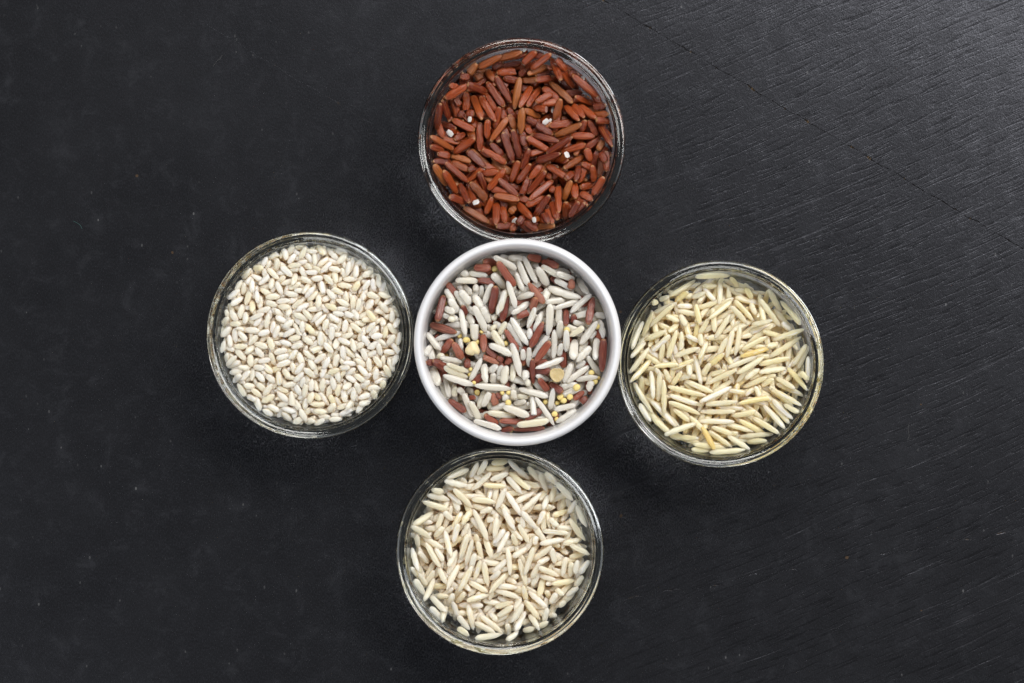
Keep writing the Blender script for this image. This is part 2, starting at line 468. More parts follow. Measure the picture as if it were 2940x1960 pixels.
# ------------------------------------------------------------------ grain meshes (unit box, x is the long axis)
def grain_mesh(name, mat, seed, nr=12, ns=12, p=2.3, tipw=0.0, bend=0.05, rib=0.0, notch=0.0, cut=None, skew=0.0, square=0.0, box=0.78, cutv=1.0):
    """one grain: x in -0.5..0.5; bend bows it sideways, notch is the missing germ, cut = where it is broken off"""
    R = random.Random(seed)
    xs = []
    for i in range(nr):
        u = -math.cos(math.pi * (i + 0.5) / nr)
        xs.append(u)
    if cut is not None:
        xs = [x for x in xs if x < cut - 0.03] + [cut]
    verts, gcs, cuts = [], [], []
    verts.append((-0.5, 0, 0)); gcs.append((-1, 0, 0)); cuts.append(0.0)
    ph = R.random() * 6.28
    lump = [(R.uniform(-1, 1) * 0.05, R.uniform(1.5, 4), R.random() * 6.28) for _ in range(3)]
    for u in xs:
        au = abs(u)
        rr = max(1 - au ** p, 0.0) ** 0.5
        rr = rr * (1 - tipw) + tipw * max(1 - au ** 7, 0.0) ** 0.5
        rr *= 1 + skew * u * 0.35
        for a_, f_, q_ in lump:
            rr *= 1 + a_ * math.sin(f_ * u * 3 + q_)
        tilt = 0.10 * (R.random() - 0.5) if (cut is not None and u == cut) else 0
        for k in range(ns):
            a = 2 * math.pi * k / ns
            cy, cz = math.cos(a), math.sin(a)
            m = 1.0
            if rib:
                m *= 1 + rib * math.cos(6 * a + ph) + rib * 0.5 * math.cos(10 * a + ph * 2)
            if square:
                m *= 1 + square * (abs(math.sin(2 * a)) - 0.5)
            y = 0.5 * rr * math.copysign(abs(cy) ** box, cy) * m
            z = 0.5 * rr * math.copysign(abs(cz) ** box, cz) * m
            if notch and u > 0.45:      # slanted bite on one side of the tip
                f = (u - 0.45) / 0.55
                lim = 0.5 * (1 - f * notch * 1.3)
                if y > lim * rr:
                    y = lim * rr
            y += bend * (1 - u * u) - bend * 0.5
            x = u * 0.5 + tilt * cy
            verts.append((x, y, z)); gcs.append((u, cy * rr, cz * rr)); cuts.append(0.0)
    n = len(xs)
    faces = []
    for k in range(ns):
        k2 = (k + 1) % ns
        faces.append((0, 1 + k2, 1 + k))
        for i in range(n - 1):
            a, b = 1 + i * ns, 1 + (i + 1) * ns
            faces.append((a + k, a + k2, b + k2, b + k))
    e = 1 + (n - 1) * ns
    if cut is None:
        verts.append((0.5, -bend * 0.4 - (0.12 * notch), 0)); gcs.append((1, 0, 0)); cuts.append(0.0)
        c = len(verts) - 1
        for k in range(ns):
            faces.append((e + k, e + (k + 1) % ns, c))
    else:
        # broken face: its own ring so that the edge stays sharp
        b0 = len(verts)
        for k in range(ns):
            x, y, z = verts[e + k]
            verts.append((x + 0.004, y * 0.97, z * 0.97)); gcs.append((0, 0.2, 0.2)); cuts.append(cutv)
        for k in range(ns):
            k2 = (k + 1) % ns
            faces.append((e + k, e + k2, b0 + k2, b0 + k))
        r0 = len(verts)
        for k in range(ns):
            x, y, z = verts[b0 + k]
            verts.append((x + R.uniform(0.0, 0.018), y * 0.6, z * 0.6)); gcs.append((0, 0.1, 0.1)); cuts.append(cutv)
        for k in range(ns):
            k2 = (k + 1) % ns
            faces.append((b0 + k, b0 + k2, r0 + k2, r0 + k))
        verts.append((cut * 0.5 + 0.012, 0, 0)); gcs.append((0, 0, 0)); cuts.append(cutv)
        c = len(verts) - 1
        for k in range(ns):
            faces.append((r0 + k, r0 + (k + 1) % ns, c))
        # recentre so that the box stays -0.5..0.5
        lo, hi = -0.5, cut * 0.5 + 0.012
        verts = [((x - lo) / (hi - lo) - 0.5, y, z) for x, y, z in verts]
    me = mesh_from(name, verts, faces, mat)
    add_attrs(me, gcs, cuts)
    return me


def add_attrs(me, gcs, cuts=None, gs=None):
    nv = len(me.vertices)
    a = me.attributes.new('gc', 'FLOAT_VECTOR', 'POINT')
    a.data.foreach_set('vector', np.asarray(gcs, dtype=np.float32).ravel())
    a = me.attributes.new('cut', 'FLOAT', 'POINT')
    a.data.foreach_set('value', np.asarray(cuts if cuts is not None else np.zeros(nv), dtype=np.float32))
    a = me.attributes.new('gs', 'FLOAT', 'POINT')
    a.data.foreach_set('value', np.asarray(gs if gs is not None else np.zeros(nv), dtype=np.float32))


def variants(key, name, mat, n, **kw):
    R = random.Random(sum(map(ord, key)))
    out = []
    for i in range(n):
        k = dict(kw)
        k['bend'] = R.uniform(-1, 1) * kw.get('bend', 0.05)
        k['skew'] = R.uniform(-0.5, 0.5)
        k['notch'] = kw.get('notch', 0.0) * R.uniform(0.4, 1.0)
        k['p'] = kw.get('p', 2.3) * R.uniform(0.88, 1.15)
        k['tipw'] = kw.get('tipw', 0) * R.uniform(0.5, 1.3)
        out.append(grain_mesh(name, mat, i * 7 + 3, **k))
    return out


def round_mesh(name, mat, seed, lobes=None, flat=0.0, nr=9, ns=16, dimple=0.0, point=0.0):
    """seed seen from above: x, y plan with lobes, z height; unit box"""
    R = random.Random(seed)
    verts, gcs = [(0, 0, 0.5 - dimple * 0.15)], [(0, 0, 1)]
    for i in range(1, nr):
        th_ = math.pi * i / nr
        for k in range(ns):
            a = 2 * math.pi * k / ns
            r = math.sin(th_)
            z = math.cos(th_)
            m = 1.0
            if lobes:
                for (n_, amp, ph) in lobes:
                    m += amp * math.cos(n_ * a + ph)
            x, y = 0.5 * r * m * math.cos(a), 0.5 * r * m * math.sin(a)
            zz = 0.5 * (z if flat == 0 else math.copysign(abs(z) ** (1 + flat), z))
            if point:
                x += point * 0.35 * (z if z > 0 else 0)
            j = 1 + R.uniform(-0.01, 0.01)
            verts.append((x * j, y * j, zz)); gcs.append((r * math.cos(a), r * math.sin(a), z))
    verts.append((0, 0, -0.5)); gcs.append((0, 0, -1))
    faces = []
    for k in range(ns):
        k2 = (k + 1) % ns
        faces.append((0, 1 + k, 1 + k2))
        for i in range(nr - 2):
            a, b = 1 + i * ns, 1 + (i + 1) * ns
            faces.append((a + k, b + k, b + k2, a + k2))
        a = 1 + (nr - 2) * ns
        faces.append((a + k, len(verts) - 1, a + k2))
    me = mesh_from(name, verts, faces, mat)
    add_attrs(me, gcs)
    return me


def kernel_mesh(name, mat, heart):
    """hulled buckwheat kernel: a blunt three-sided pyramid with bulging faces and rounded edges"""
    nr, ns = 14, 30
    verts, gcs, faces = [(0.0, 0.0, 0.5)], [(0, 0, 1)], []
    for i in range(1, nr):
        th_ = math.pi * i / nr
        for k in range(ns):
            a = 2 * math.pi * k / ns
            r, z = math.sin(th_), math.cos(th_)
            if heart:
                m = 0.90 + 0.11 * math.cos(3 * (a - 1.45)) - 0.26 * math.exp(-((((a - 5.15 + math.pi) % (2 * math.pi)) - math.pi) / 0.22) ** 2)
                ridge = 0.10 * math.exp(-((((a - 1.75 + math.pi) % (2 * math.pi)) - math.pi) / 0.35) ** 2)
            else:
                m = 0.96 + 0.05 * math.cos(3 * (a - 4.7)) - 0.10 * math.exp(-((((a - 1.6 + math.pi) % (2 * math.pi)) - math.pi) / 0.30) ** 2)
                ridge = 0.05 * math.exp(-((((a - 4.7 + math.pi) % (2 * math.pi)) - math.pi) / 0.3) ** 2)
            edge = 1.0 if heart else 0.93
            rr = r ** 0.80
            zz = 0.5 * z * (1 - 0.25 * r) + ridge * r * (z > -0.2)
            if not heart and z > 0:     # raised thin edge round a slightly sunken face
                zz = 0.30 + 0.10 * math.exp(-((r - 0.86) / 0.09) ** 2) - 0.04 * math.cos(3 * a) * r if r < 0.93 else 0.5 * z
            verts.append((0.5 * rr * m * math.cos(a), 0.5 * rr * m * math.sin(a), zz))
            gcs.append((r * math.cos(a), r * math.sin(a), z))
    if not heart:
        verts[0] = (0, 0, 0.30)
    verts.append((0, 0, -0.5)); gcs.append((0, 0, -1))
    for k in range(ns):
        k2 = (k + 1) % ns
        faces.append((0, 1 + k, 1 + k2))
        for i in range(nr - 2):
            a, b = 1 + i * ns, 1 + (i + 1) * ns
            faces.append((a + k, b + k, b + k2, a + k2))
        a = 1 + (nr - 2) * ns
        faces.append((a + k, len(verts) - 1, a + k2))
    me = mesh_from(name, verts, faces, mat)
    add_attrs(me, gcs)
    return me


# kind -> name, full meshes, light meshes for the bed, length, width, thickness (mm), shape power
LOW = dict(nr=7, ns=8)


def kind(key, name, mat, n, L, w, th, hp, cutn=2, **kw):
    full = variants(key, name, mat, n, **kw)
    kc = {k: v for k, v in kw.items() if k != 'notch'}
    cuts = [grain_mesh(name, mat, 50 + i, cut=(0.30, 0.05, 0.62)[i % 3], cutv=(1.0, 1.0, 0.25)[i % 3], box=1.0, **kc) for i in range(cutn)]
    kl = dict(kw); kl.update(LOW)
    low = variants(key + 'low', name + '_low', mat, 4, **kl)
    return dict(key=key, name=name, full=full, cuts=cuts, low=low, L=L, w=w, th=th, hp=hp, mat=mat)


K = {
    'red': kind('red', 'red_rice_grain', M['red'], 10, 7.9, 2.4, 1.95, 3.0, 3, nr=14, ns=18, p=3.0, tipw=0.42, bend=0.05, rib=0.06, notch=0.35, square=0.16),
    'short': kind('short', 'short_rice_grain', M['short'], 12, 4.4, 1.84, 1.4, 2.2, 2, nr=12, ns=14, p=2.25, tipw=0.06, bend=0.02, notch=0.8, rib=0.006),
    'jasmine': kind('jasmine', 'long_rice_grain', M['jasmine'], 12, 7.3, 1.86, 1.5, 2.5, 3, nr=14, ns=14, p=2.9, tipw=0.22, bend=0.09, notch=0.8, rib=0.008),
    'basmati': kind('basmati', 'basmati_rice_grain', M['basmati'], 12, 9.2, 1.76, 1.4, 3.0, 3, nr=16, ns=14, p=2.8, tipw=0.25, bend=0.12, notch=0.35, rib=0.008),
    'mixw': kind('mixw', 'translucent_rice_grain', M['mixed'], 12, 7.6, 2.2, 1.65, 2.8, 3, nr=14, ns=14, p=3.2, tipw=0.38, bend=0.08, notch=0.7, rib=0.012, square=0.08),
    'mixr': kind('mixr', 'reddish_rice_grain', M['mixred'], 8, 7.2, 2.35, 1.85, 2.8, 3, nr=14, ns=18, p=3.0, tipw=0.36, bend=0.06, notch=0.4, rib=0.05, square=0.14),
}
pearl = [grain_mesh('translucent_rice_grain', M['mixed'], 90 + i, nr=10, ns=14, p=2.0, notch=0.2) for i in range(3)]
millet = [round_mesh('millet_seed', M['millet'], i, lobes=[(2, 0.03, i), (3, 0.02, i * 2)], dimple=0.6, nr=8, ns=14) for i in range(3)]
buck = [kernel_mesh('buckwheat_kernel', M['buckwheat_pale'], True), kernel_mesh('buckwheat_kernel', M['buckwheat_tan'], False)]

# ------------------------------------------------------------------ the grains traced from the photograph
# four-fold zooms: origin pixel, scale; entries "kind layer x1 y1 x2 y2 [width]" (kinds: see below), layer 0 lowest
TRACE_MIXED = [
    (1186, 680, 4.9, """
r2 1180 340 1440 700 115|w1 1120 270 1470 450|w0 1330 290 1600 310|r0 1010 350 1190 360|r1 850 430 1100 440|p1 665 515 790 520 110|w0 790 510 1030 530
y0 1150 445 95|w2 585 610 920 610|r1 910 600 1160 640|w2 1100 500 1320 740 125|w2 1325 610 1455 1015|w1 1440 480 1550 770|p1 610 710 700 715 100
w1 700 670 830 805|p2 835 715 930 715 125|w1 965 665 955 880 80|w1 1110 650 985 960|r1 1165 670 1090 1095 125|w2 1305 740 1190 1100|r1 1330 830 1250 1190 110
r0 500 680 610 830|w1 450 730 590 950|w1 500 850 640 1080 115|r2 430 810 340 1200 120|w1 655 740 815 945 120|c1 850 810 960 1010 125|w0 610 790 720 960
r1 690 950 750 1110 85|w1 435 1000 600 1060 110|w2 665 1005 735 1395 95|w2 850 960 1040 1350 115|w1 965 970 1065 1220 120|r2 220 1225 630 1350 120
w1 760 1070 860 1260|c2 865 1465 865 1225 135|w0 400 1090 640 1160|w1 490 1150 600 1160|w0 480 1250 660 1230|w1 300 1450 680 1330 95|w2 185 1345 385 1605 100
p1 1100 1250 1160 1300 120|w1 1310 1190 1200 1390 90|p0 1120 1110 1160 1150 110|p1 1225 1410 1300 1410 90|r1 1290 1300 1480 1600 90|w0 1320 1210 1530 1540
w1 1110 1310 1280 1570 120|y0 650 1390 80|y1 760 1450 85|y1 890 1480 85|y0 960 1335 60|y0 1300 1500 85"""),
    (1466, 680, 4.9, """
r1 230 270 440 310|r1 420 330 700 420|w2 180 265 375 655|w1 100 325 260 710 105|w2 365 400 535 700 130|w1 430 400 730 580|w0 620 470 790 490|w1 620 500 920 600
r0 630 600 730 650|w0 700 640 790 690|r1 860 590 850 740 105|w1 930 560 1110 840|w2 525 710 1000 870 125|w1 540 710 440 950 120|k2 480 920 780 880 100
g1 600 1010 985 890 90|w2 1140 800 830 1070 95|r2 1165 830 1085 1250 120|w1 1170 1090 1350 1110|w0 970 1100 1050 1080|r1 250 640 480 940 110|r1 365 840 285 1050 110
w1 350 985 235 1290 95|w1 450 1040 330 1340 95|w2 560 935 530 1405 120|w0 680 1040 680 1170|r1 785 1005 780 1270 95|r1 890 1080 890 1220 100|w1 870 1190 1060 1240 85
r2 465 1190 280 1560 110|p1 265 1280 270 1440 95|w1 700 1150 690 1450 110|g2 1225 1180 970 1520 110|w1 1035 1265 825 1400 95|w0 790 1260 920 1310|w1 785 1285 780 1640 105
w2 620 1300 605 1715 95|w0 1250 1170 1320 1420|w1 1195 1310 1110 1430 100|q1 80 1130 250 1060 110|w1 0 1090 280 910 105|w1 70 870 350 780 100|g2 0 1130 245 1530 110
y0 790 1310 95|y0 1215 1260 90|k1 540 1370 300 1710 105"""),
    (1466, 960, 4.9, """
w2 905 45 880 375 140|w1 1220 25 1190 385 115|r2 1305 55 1285 530 125|k1 725 110 670 320 95|w1 1130 170 920 380 115|w2 1065 280 1275 595 95|w2 1110 440 785 675 95
w1 1060 370 910 480 90|w2 765 330 335 490 95|w2 15 115 145 590 115|w1 260 170 255 470 90|w1 170 195 180 370 85|r1 310 340 320 700 95|r0 370 510 540 520|b2 650 565 215
r2 560 90 335 400 120|w1 340 570 560 650 90|r2 385 610 540 800 110|r1 540 680 745 820 115|w2 105 765 540 875 105|w1 210 500 210 650 110|p1 205 680 285 680 110|w1 870 380 755 690 110
y2 930 745 108|y1 1140 540 85|y1 1190 665 85|y0 1240 610 65|w1 920 640 1235 590 90|w1 1150 650 1090 800 110|r2 1045 800 875 915 90|q2 1080 880 985 960 110|y1 835 880 90
w0 720 750 890 700|w0 760 840 880 790|w2 605 740 550 1085 95|g2 345 880 625 1285 85|c2 305 865 325 1140 95|w1 90 870 260 880 90|w1 30 980 230 940 90|p1 220 980 270 985 75
w2 -110 1010 265 1150 125|y1 700 880 95|y1 750 930 85|y1 660 965 75|y0 490 950 85|w1 920 990 610 1060 95|w2 930 1060 640 1250 100|y2 620 1120 85|y1 650 1195 70
w2 85 1275 545 1215 115|w0 220 1180 520 1200|r1 35 1345 485 1315 85|r0 270 1160 370 1100"""),
    (1186, 960, 4.9, """
w1 250 145 170 315 100|p2 215 330 340 330 110|r1 560 60 385 275 115|r2 560 105 695 350 120|w1 665 50 670 225 90|r2 985 -20 995 270 110|w2 355 325 710 390 85|r1 760 335 760 480 110
w2 1065 140 1400 285 115|w2 970 320 795 665 90|w2 1000 400 1020 700 110|w1 1190 420 1060 540 110|w1 1130 530 1115 700 100|w2 1315 435 1270 710 120|p1 1180 600 1260 640 75|w1 1410 390 1400 670 95
w1 405 440 790 630 115|w1 450 400 800 540 80|w2 415 570 860 720 105|g2 855 715 1390 760 105|w2 265 440 370 735 140|w1 430 560 520 890 95|w0 400 720 470 870|r0 220 400 320 400
r0 340 400 420 450|w1 590 720 575 885 95|w1 620 750 725 860 100|w1 735 760 855 830 95|y2 900 820 85|y1 805 490 60|y1 800 570 70|y1 855 680 60|r1 495 920 745 1090 110
w2 705 825 850 1170 105|c2 800 930 930 1210 110|r1 780 895 885 890 75|w0 1000 810 930 1020|w2 1080 810 975 1025 110|r1 1110 820 1165 1000 120|r1 1170 820 1230 910 75
p1 1245 890 1350 890 110|y0 1250 820 75|y0 1340 820 75|y1 1340 960 90|w1 1410 770 1420 915 105|w0 1060 930 1100 1060|w0 1160 1040 1280 1000|w1 1025 1090 1465 1170 110
w0 970 1150 1050 1120|r0 1060 1170 1130 1230|w2 850 1210 1245 1325 100|q1 1210 405 985 310 90|r1 1175 320 1270 370 90|r1 1290 420 1395 330 90|r0 1060 220 1130 290|r0 880 640 960 600
r1 1225 1355 1430 1320 85|r1 1205 1215 1590 1235 95|B2 838 205 225|y1 740 75 85"""),
]
TRACE_RED = [
    (1196, 100, 4.9, """
r2 1090 240 1490 150|r1 1210 310 1560 260|r1 760 370 930 320|r1 900 350 1020 290|r2 865 460 1200 290|r1 1060 470 1220 350|r1 1200 430 1480 370|l2 600 460 580 690 95
r2 610 600 750 590|r1 855 400 725 570|r1 820 600 925 530|c2 1120 520 1395 500 125|r1 980 475 1105 650|r0 1300 600 1400 620|r1 430 690 590 750|l2 385 890 715 690
l2 690 700 1010 800|c1 700 780 690 1045 130|r1 530 870 610 990|r2 985 645 1235 1005|r2 1110 565 1335 945|r2 1455 580 1375 1035|r2 775 805 930 1220|r2 890 845 1115 1215
r0 1000 830 1110 1030|r2 240 905 180 1325|r0 320 900 300 1000|r1 355 895 465 1200|r0 510 930 570 1100|r1 690 1090 820 1100|r1 600 1150 650 1050|q1 870 1225 745 1175 90
r2 495 1175 820 1335|r1 275 1195 380 1450|r0 370 1230 490 1280|q2 620 1290 465 1375 120|r1 1170 985 1100 1320|r1 1290 1010 1400 1180|r1 1300 1105 1385 1330|r2 1485 1010 1470 1395
r2 1285 1150 1035 1485|r2 890 1210 885 1625|r1 1000 1180 990 1450|r2 125 1415 490 1620|r0 420 1460 500 1480|r1 515 1475 690 1365|r2 1210 1355 1365 1790|r2 1350 1310 1465 1740
l1 1035 1510 1220 1700|r1 1470 1400 1540 1568"""),
    (1480, 100, 4.9, """
r2 95 395 300 205|r2 235 690 45 1035|q1 180 260 130 195 70|r0 170 200 400 220|r2 210 455 530 215|r2 490 290 655 675|c2 730 490 590 310 120|l1 700 350 975 560|r1 150 560 465 410
r1 60 565 150 460|r0 290 560 510 520|r1 260 640 525 590|r0 180 620 260 620|r1 625 455 840 755|r1 750 520 935 605|q1 1070 660 970 590 110|r2 800 570 1160 875|r1 1090 660 1265 925
r2 475 635 815 955|r1 365 690 145 1020|r0 400 740 600 880|r1 280 950 530 810|c1 810 850 1160 975|r0 750 810 860 800|c1 1330 975 1145 990|r0 1120 1090 1340 1100|r1 865 960 1155 1195
l2 685 960 915 1225|r1 790 950 985 1180|r1 645 880 540 1195|c1 250 1005 450 1050|p1 460 1040 535 1045 95|r0 460 950 550 940|q1 340 1100 425 1215 115|p1 450 1150 490 1190 60
r0 160 1060 310 1120|c1 330 1240 160 1160|r1 1160 1190 1390 1200|r1 150 1270 220 1390|c1 530 1400 300 1250 120|r2 475 1275 810 1215|r2 545 1410 945 1245|r1 990 1175 930 1370
r1 1030 1180 1155 1410|r0 1110 1240 1190 1290|l2 1195 1230 1395 1610|r1 235 1395 625 1495|l2 145 1435 510 1640|r1 770 1405 1125 1415|r0 100 1400 150 1560|r2 435 1670 805 1430
r0 1290 1340 1350 1400"""),
    (1196, 384, 4.9, """
r1 105 180 325 235|r2 500 270 835 50|r1 285 275 480 310|r1 480 300 770 380|r2 705 220 970 475|l2 925 205 1270 405|r2 395 395 735 680|r0 500 400 730 500|r1 725 515 825 460
l2 215 430 415 760|l2 365 500 585 860|r1 590 670 750 1000|r0 240 400 380 400|q0 780 600 850 540 90|r1 870 510 990 860|c2 750 670 980 920 135|r1 920 545 1165 520|l2 1005 785 1255 480
r1 1440 365 1320 690|r2 1150 625 1430 870|r2 1085 860 1450 925|r1 1065 880 965 1125|q2 930 1100 835 955 110|r0 480 910 640 970|r2 655 1025 1020 1245|r2 1125 925 1115 1315|r1 1200 1000 1255 1275
r1 1400 1010 1300 1110|q1 1310 1120 1385 1220 110|r1 1420 1275 1505 1150|r1 1320 1365 1395 1260|r0 1100 770 1250 810|r0 770 810 800 910|r0 1170 1300 1310 1290"""),
    (1480, 384, 4.9, """
r2 225 400 5 700|l1 630 245 1000 140|r1 980 205 1195 45|r1 1160 230 1240 80|r0 1270 170 1350 265|r1 1000 195 1060 385|l2 265 385 665 275|q2 555 430 725 300 105|r2 655 500 995 280
r0 240 270 400 210|r1 195 195 85 500|r2 375 415 195 630|r1 420 420 735 625|r2 435 510 170 840|r2 540 635 185 935|c1 180 610 85 840|r1 440 565 520 605|r1 690 650 830 530|r1 900 425 850 690
r1 930 410 1110 480|c1 1080 420 1110 665|r0 1130 300 1100 420|r1 1190 260 1275 405|r0 1300 260 1300 520|r1 885 750 1170 690|r1 1250 600 1065 880|r1 835 670 840 935|r1 785 640 675 940
c2 605 1145 600 720 110|r1 715 930 700 1215|r1 905 825 1090 945|r0 890 910 1015 1015|l1 750 1185 890 940|r0 870 1100 925 1050|r2 490 845 260 1175 130|r2 15 945 260 1225|r0 190 980 370 900
r1 480 750 585 810|r1 440 1040 530 1295|r1 385 1110 470 1280|r1 500 930 600 1240|q1 400 1180 260 1215 90|r1 130 1235 315 1365|r0 100 1280 190 1370|r0 310 1310 540 1290|r0 920 600 960 500"""),
]
TRACE_BASMATI = [(1750, 720, 2.45, """
w2 598 182 852 170|w2 420 320 615 205|w1 855 180 920 260|w1 655 245 765 245|w1 785 220 780 380|w1 665 260 750 350|w1 465 360 560 280|w1 580 330 685 290|w1 350 345 430 320|w1 295 370 345 358
w2 285 535 458 370|w1 480 385 590 390|w1 485 420 655 452|w1 610 370 640 518|w1 400 450 495 495|w1 500 445 545 530|w1 415 575 495 505|w2 243 485 152 697|w1 245 630 405 560|w2 693 485 875 342
k1 850 380 985 522|w2 885 345 1022 490|w1 960 255 1015 335|w1 1060 285 1095 525|w2 1060 335 1212 535|w1 1118 260 1220 435|w2 1205 345 1350 525|w1 1000 365 1038 450|w1 700 475 635 585|w1 745 615 855 445
w0 735 450 740 520|w1 995 522 1155 488|w1 1218 500 1292 562|w2 478 555 410 755|c1 512 565 505 697|w1 540 590 640 640|w1 640 580 652 672|w1 430 590 300 712|w1 260 640 145 755|w2 285 678 140 865
w2 295 765 142 930|w1 382 650 363 783|w1 455 745 640 678|w1 633 760 692 635|w1 872 555 825 755|k2 925 525 890 738|w1 830 610 768 742|k2 935 697 1125 595|G1 922 745 1140 680|w2 1078 562 1225 602
w2 1140 632 1382 548|w1 1108 672 1200 650|w2 1130 750 1355 605|k2 1393 645 1288 825|w1 1405 655 1330 845|w0 1400 740 1390 930|k2 1056 800 1285 750|w1 1056 855 1255 825|w2 897 865 1095 745|w1 835 822 1042 742
w1 700 812 812 718|w1 600 765 435 835|c1 310 812 485 798|w1 560 795 568 888|w1 658 882 712 785|w2 673 943 898 835|w1 712 875 822 840|w1 957 903 1062 828|w1 945 965 1115 885|w1 1072 952 1165 898
k2 1160 880 1320 978|w2 1250 805 1402 995|w1 1342 848 1402 912|w2 530 912 738 1000|w2 630 1065 865 955|w1 840 980 960 1000|w1 410 955 685 1022|w2 295 840 310 1045|w1 355 848 345 1065|w2 382 905 388 1158
w1 388 830 430 930|w1 440 950 515 845|w2 172 925 308 1147|w1 205 1065 290 1210|w1 285 1045 475 1243|k2 420 1015 655 1088|w1 415 1060 648 1150|w1 450 1110 568 1203|w1 675 1080 905 1060|c2 905 1072 1125 1035
w1 958 1015 1045 960|w1 1030 950 1070 1040|w2 1128 962 1362 1098|w1 1178 930 1375 1022|w2 1140 1035 1295 1195|w1 1078 1070 1242 1262|w1 1125 1050 1275 1222|w1 1220 1075 1335 1142|w1 862 1165 1038 1128|k2 635 1132 893 1130
w0 780 1100 945 1110|k2 630 1200 885 1202|w1 815 1215 1025 1275|k2 1003 1165 1203 1293|w1 915 1190 1105 1290|k2 915 1312 1162 1288|w1 970 1360 1125 1345|w2 380 1295 618 1210|w1 415 1308 642 1322|w0 345 1210 400 1260
G2 652 1235 745 1408|w1 700 1268 868 1385|w1 720 1238 875 1295|k1 830 1298 993 1400|w1 578 1358 838 1395|w0 590 1410 710 1415|w2 705 1432 960 1412|w0 600 1200 650 1250""")]
TRACE_JASMINE = [(1110, 1260, 2.45, """
w1 735 160 855 150|w2 845 142 1018 305|w1 400 262 575 185|w0 590 215 622 158|w2 710 140 635 265|w1 738 235 598 368|w0 710 210 830 205|w1 728 292 858 238|w1 855 235 1015 362|w2 845 268 958 390|w1 1078 238 1128 385
w0 1120 240 1200 320|w2 400 292 580 338|w1 678 325 848 335|w1 405 328 485 352|w2 465 345 612 495|w1 310 355 405 375|w2 275 392 458 435|w1 420 378 532 462|w1 248 438 445 505|w2 595 425 773 445|w2 838 345 775 498
w2 838 372 955 548|w1 895 455 1040 378|w2 945 512 1098 380|w1 1142 392 1095 505|w1 1190 340 1150 450|w1 1208 288 1335 415|w1 1338 425 1278 535|w2 1345 458 1415 620|w1 1112 505 1065 612|w2 945 505 1062 645
w2 818 485 903 655|w1 700 575 765 570|w1 655 522 745 487|w2 608 495 718 722|w1 603 497 525 605|w1 530 515 455 650|w2 165 608 330 505|w2 162 602 328 706|w1 398 510 470 577|k1 392 525 348 645|w1 240 590 325 588
w1 158 645 168 695|w1 402 615 328 705|w1 248 688 405 783|w1 208 665 222 775|w2 405 635 455 838|w1 502 595 468 742|w1 575 595 528 695|w2 572 665 515 858|w2 605 705 555 898|w2 170 758 228 945|w1 218 785 298 895
w2 272 730 375 915|w1 340 770 402 865|w1 362 905 425 1035|w1 430 905 492 778|w2 508 885 415 1068|w2 603 893 507 1080|w1 622 805 588 935|w1 662 855 615 1005|w2 680 863 712 1048|w1 832 638 748 742|w1 775 553 758 705
w1 862 652 775 808|w2 925 600 1008 742|w1 878 665 922 760|w1 955 545 955 645|w2 1095 652 1285 668|w1 1075 742 1265 708|w1 1238 742 1380 712|w1 1195 630 1335 632|w2 1285 562 1398 728|w1 1142 558 1212 622|w1 1162 542 1285 508
w1 1052 685 1040 752|w2 1015 862 1168 758|w2 1285 748 1435 815|w1 1285 842 1405 808|w1 1158 765 1188 885|w1 1055 885 1155 838|w2 850 765 872 965|w1 885 835 995 768|w2 1035 762 968 968|w1 1075 875 1018 995|w1 1062 902 1225 975
w1 1265 835 1238 980|w1 1305 865 1290 985|w1 1345 855 1328 955|w1 1425 855 1355 955|w1 1385 962 1325 1055|k2 1155 1025 1338 1005|w1 930 845 988 1045|w1 745 945 855 848|w1 805 925 718 1005|k2 858 942 715 1088|w1 828 988 925 1022
w1 768 1038 925 1052|w2 755 1068 950 1122|w2 575 1008 715 1085|w1 560 1142 720 1098|w1 225 940 278 1045|w2 328 980 252 1160|w1 172 988 248 1118|w0 150 930 200 990|w2 298 1098 430 1225|w1 348 1112 442 1108|w1 472 1078 428 1195
w1 552 1078 488 1165|w1 958 1025 988 1165|w2 988 1075 1135 1195|w1 942 1115 898 1228|w1 1078 968 1195 1002|w1 1120 1070 1150 1130|w1 1190 1060 1250 1110|w1 1200 1085 1148 1175|w1 1265 1115 1352 1048|w1 1260 1150 1210 1190
w2 968 1138 1085 1285|w2 962 1158 875 1305|w1 1132 1188 1108 1305|w1 758 1195 895 1148|w1 768 1265 895 1178|w1 720 1230 780 1290|w1 655 1248 825 1378|w2 568 1165 612 1355|w1 458 1138 502 1265|w1 412 1175 378 1305|w1 498 1248 582 1355
w0 300 1190 400 1290|w2 615 1298 775 1378|w2 605 1412 825 1395|w1 488 1338 582 1392|w1 848 1298 862 1408|w2 998 1235 1085 1358|w1 982 1215 898 1368|w1 838 1422 932 1358|w1 955 1362 1055 1338|w1 1058 1332 1145 1293|w1 1138 1258 1203 1248""")]

# ------------------------------------------------------------------ filling a bowl: grains are dropped one by one on a height map
RES = 0.2


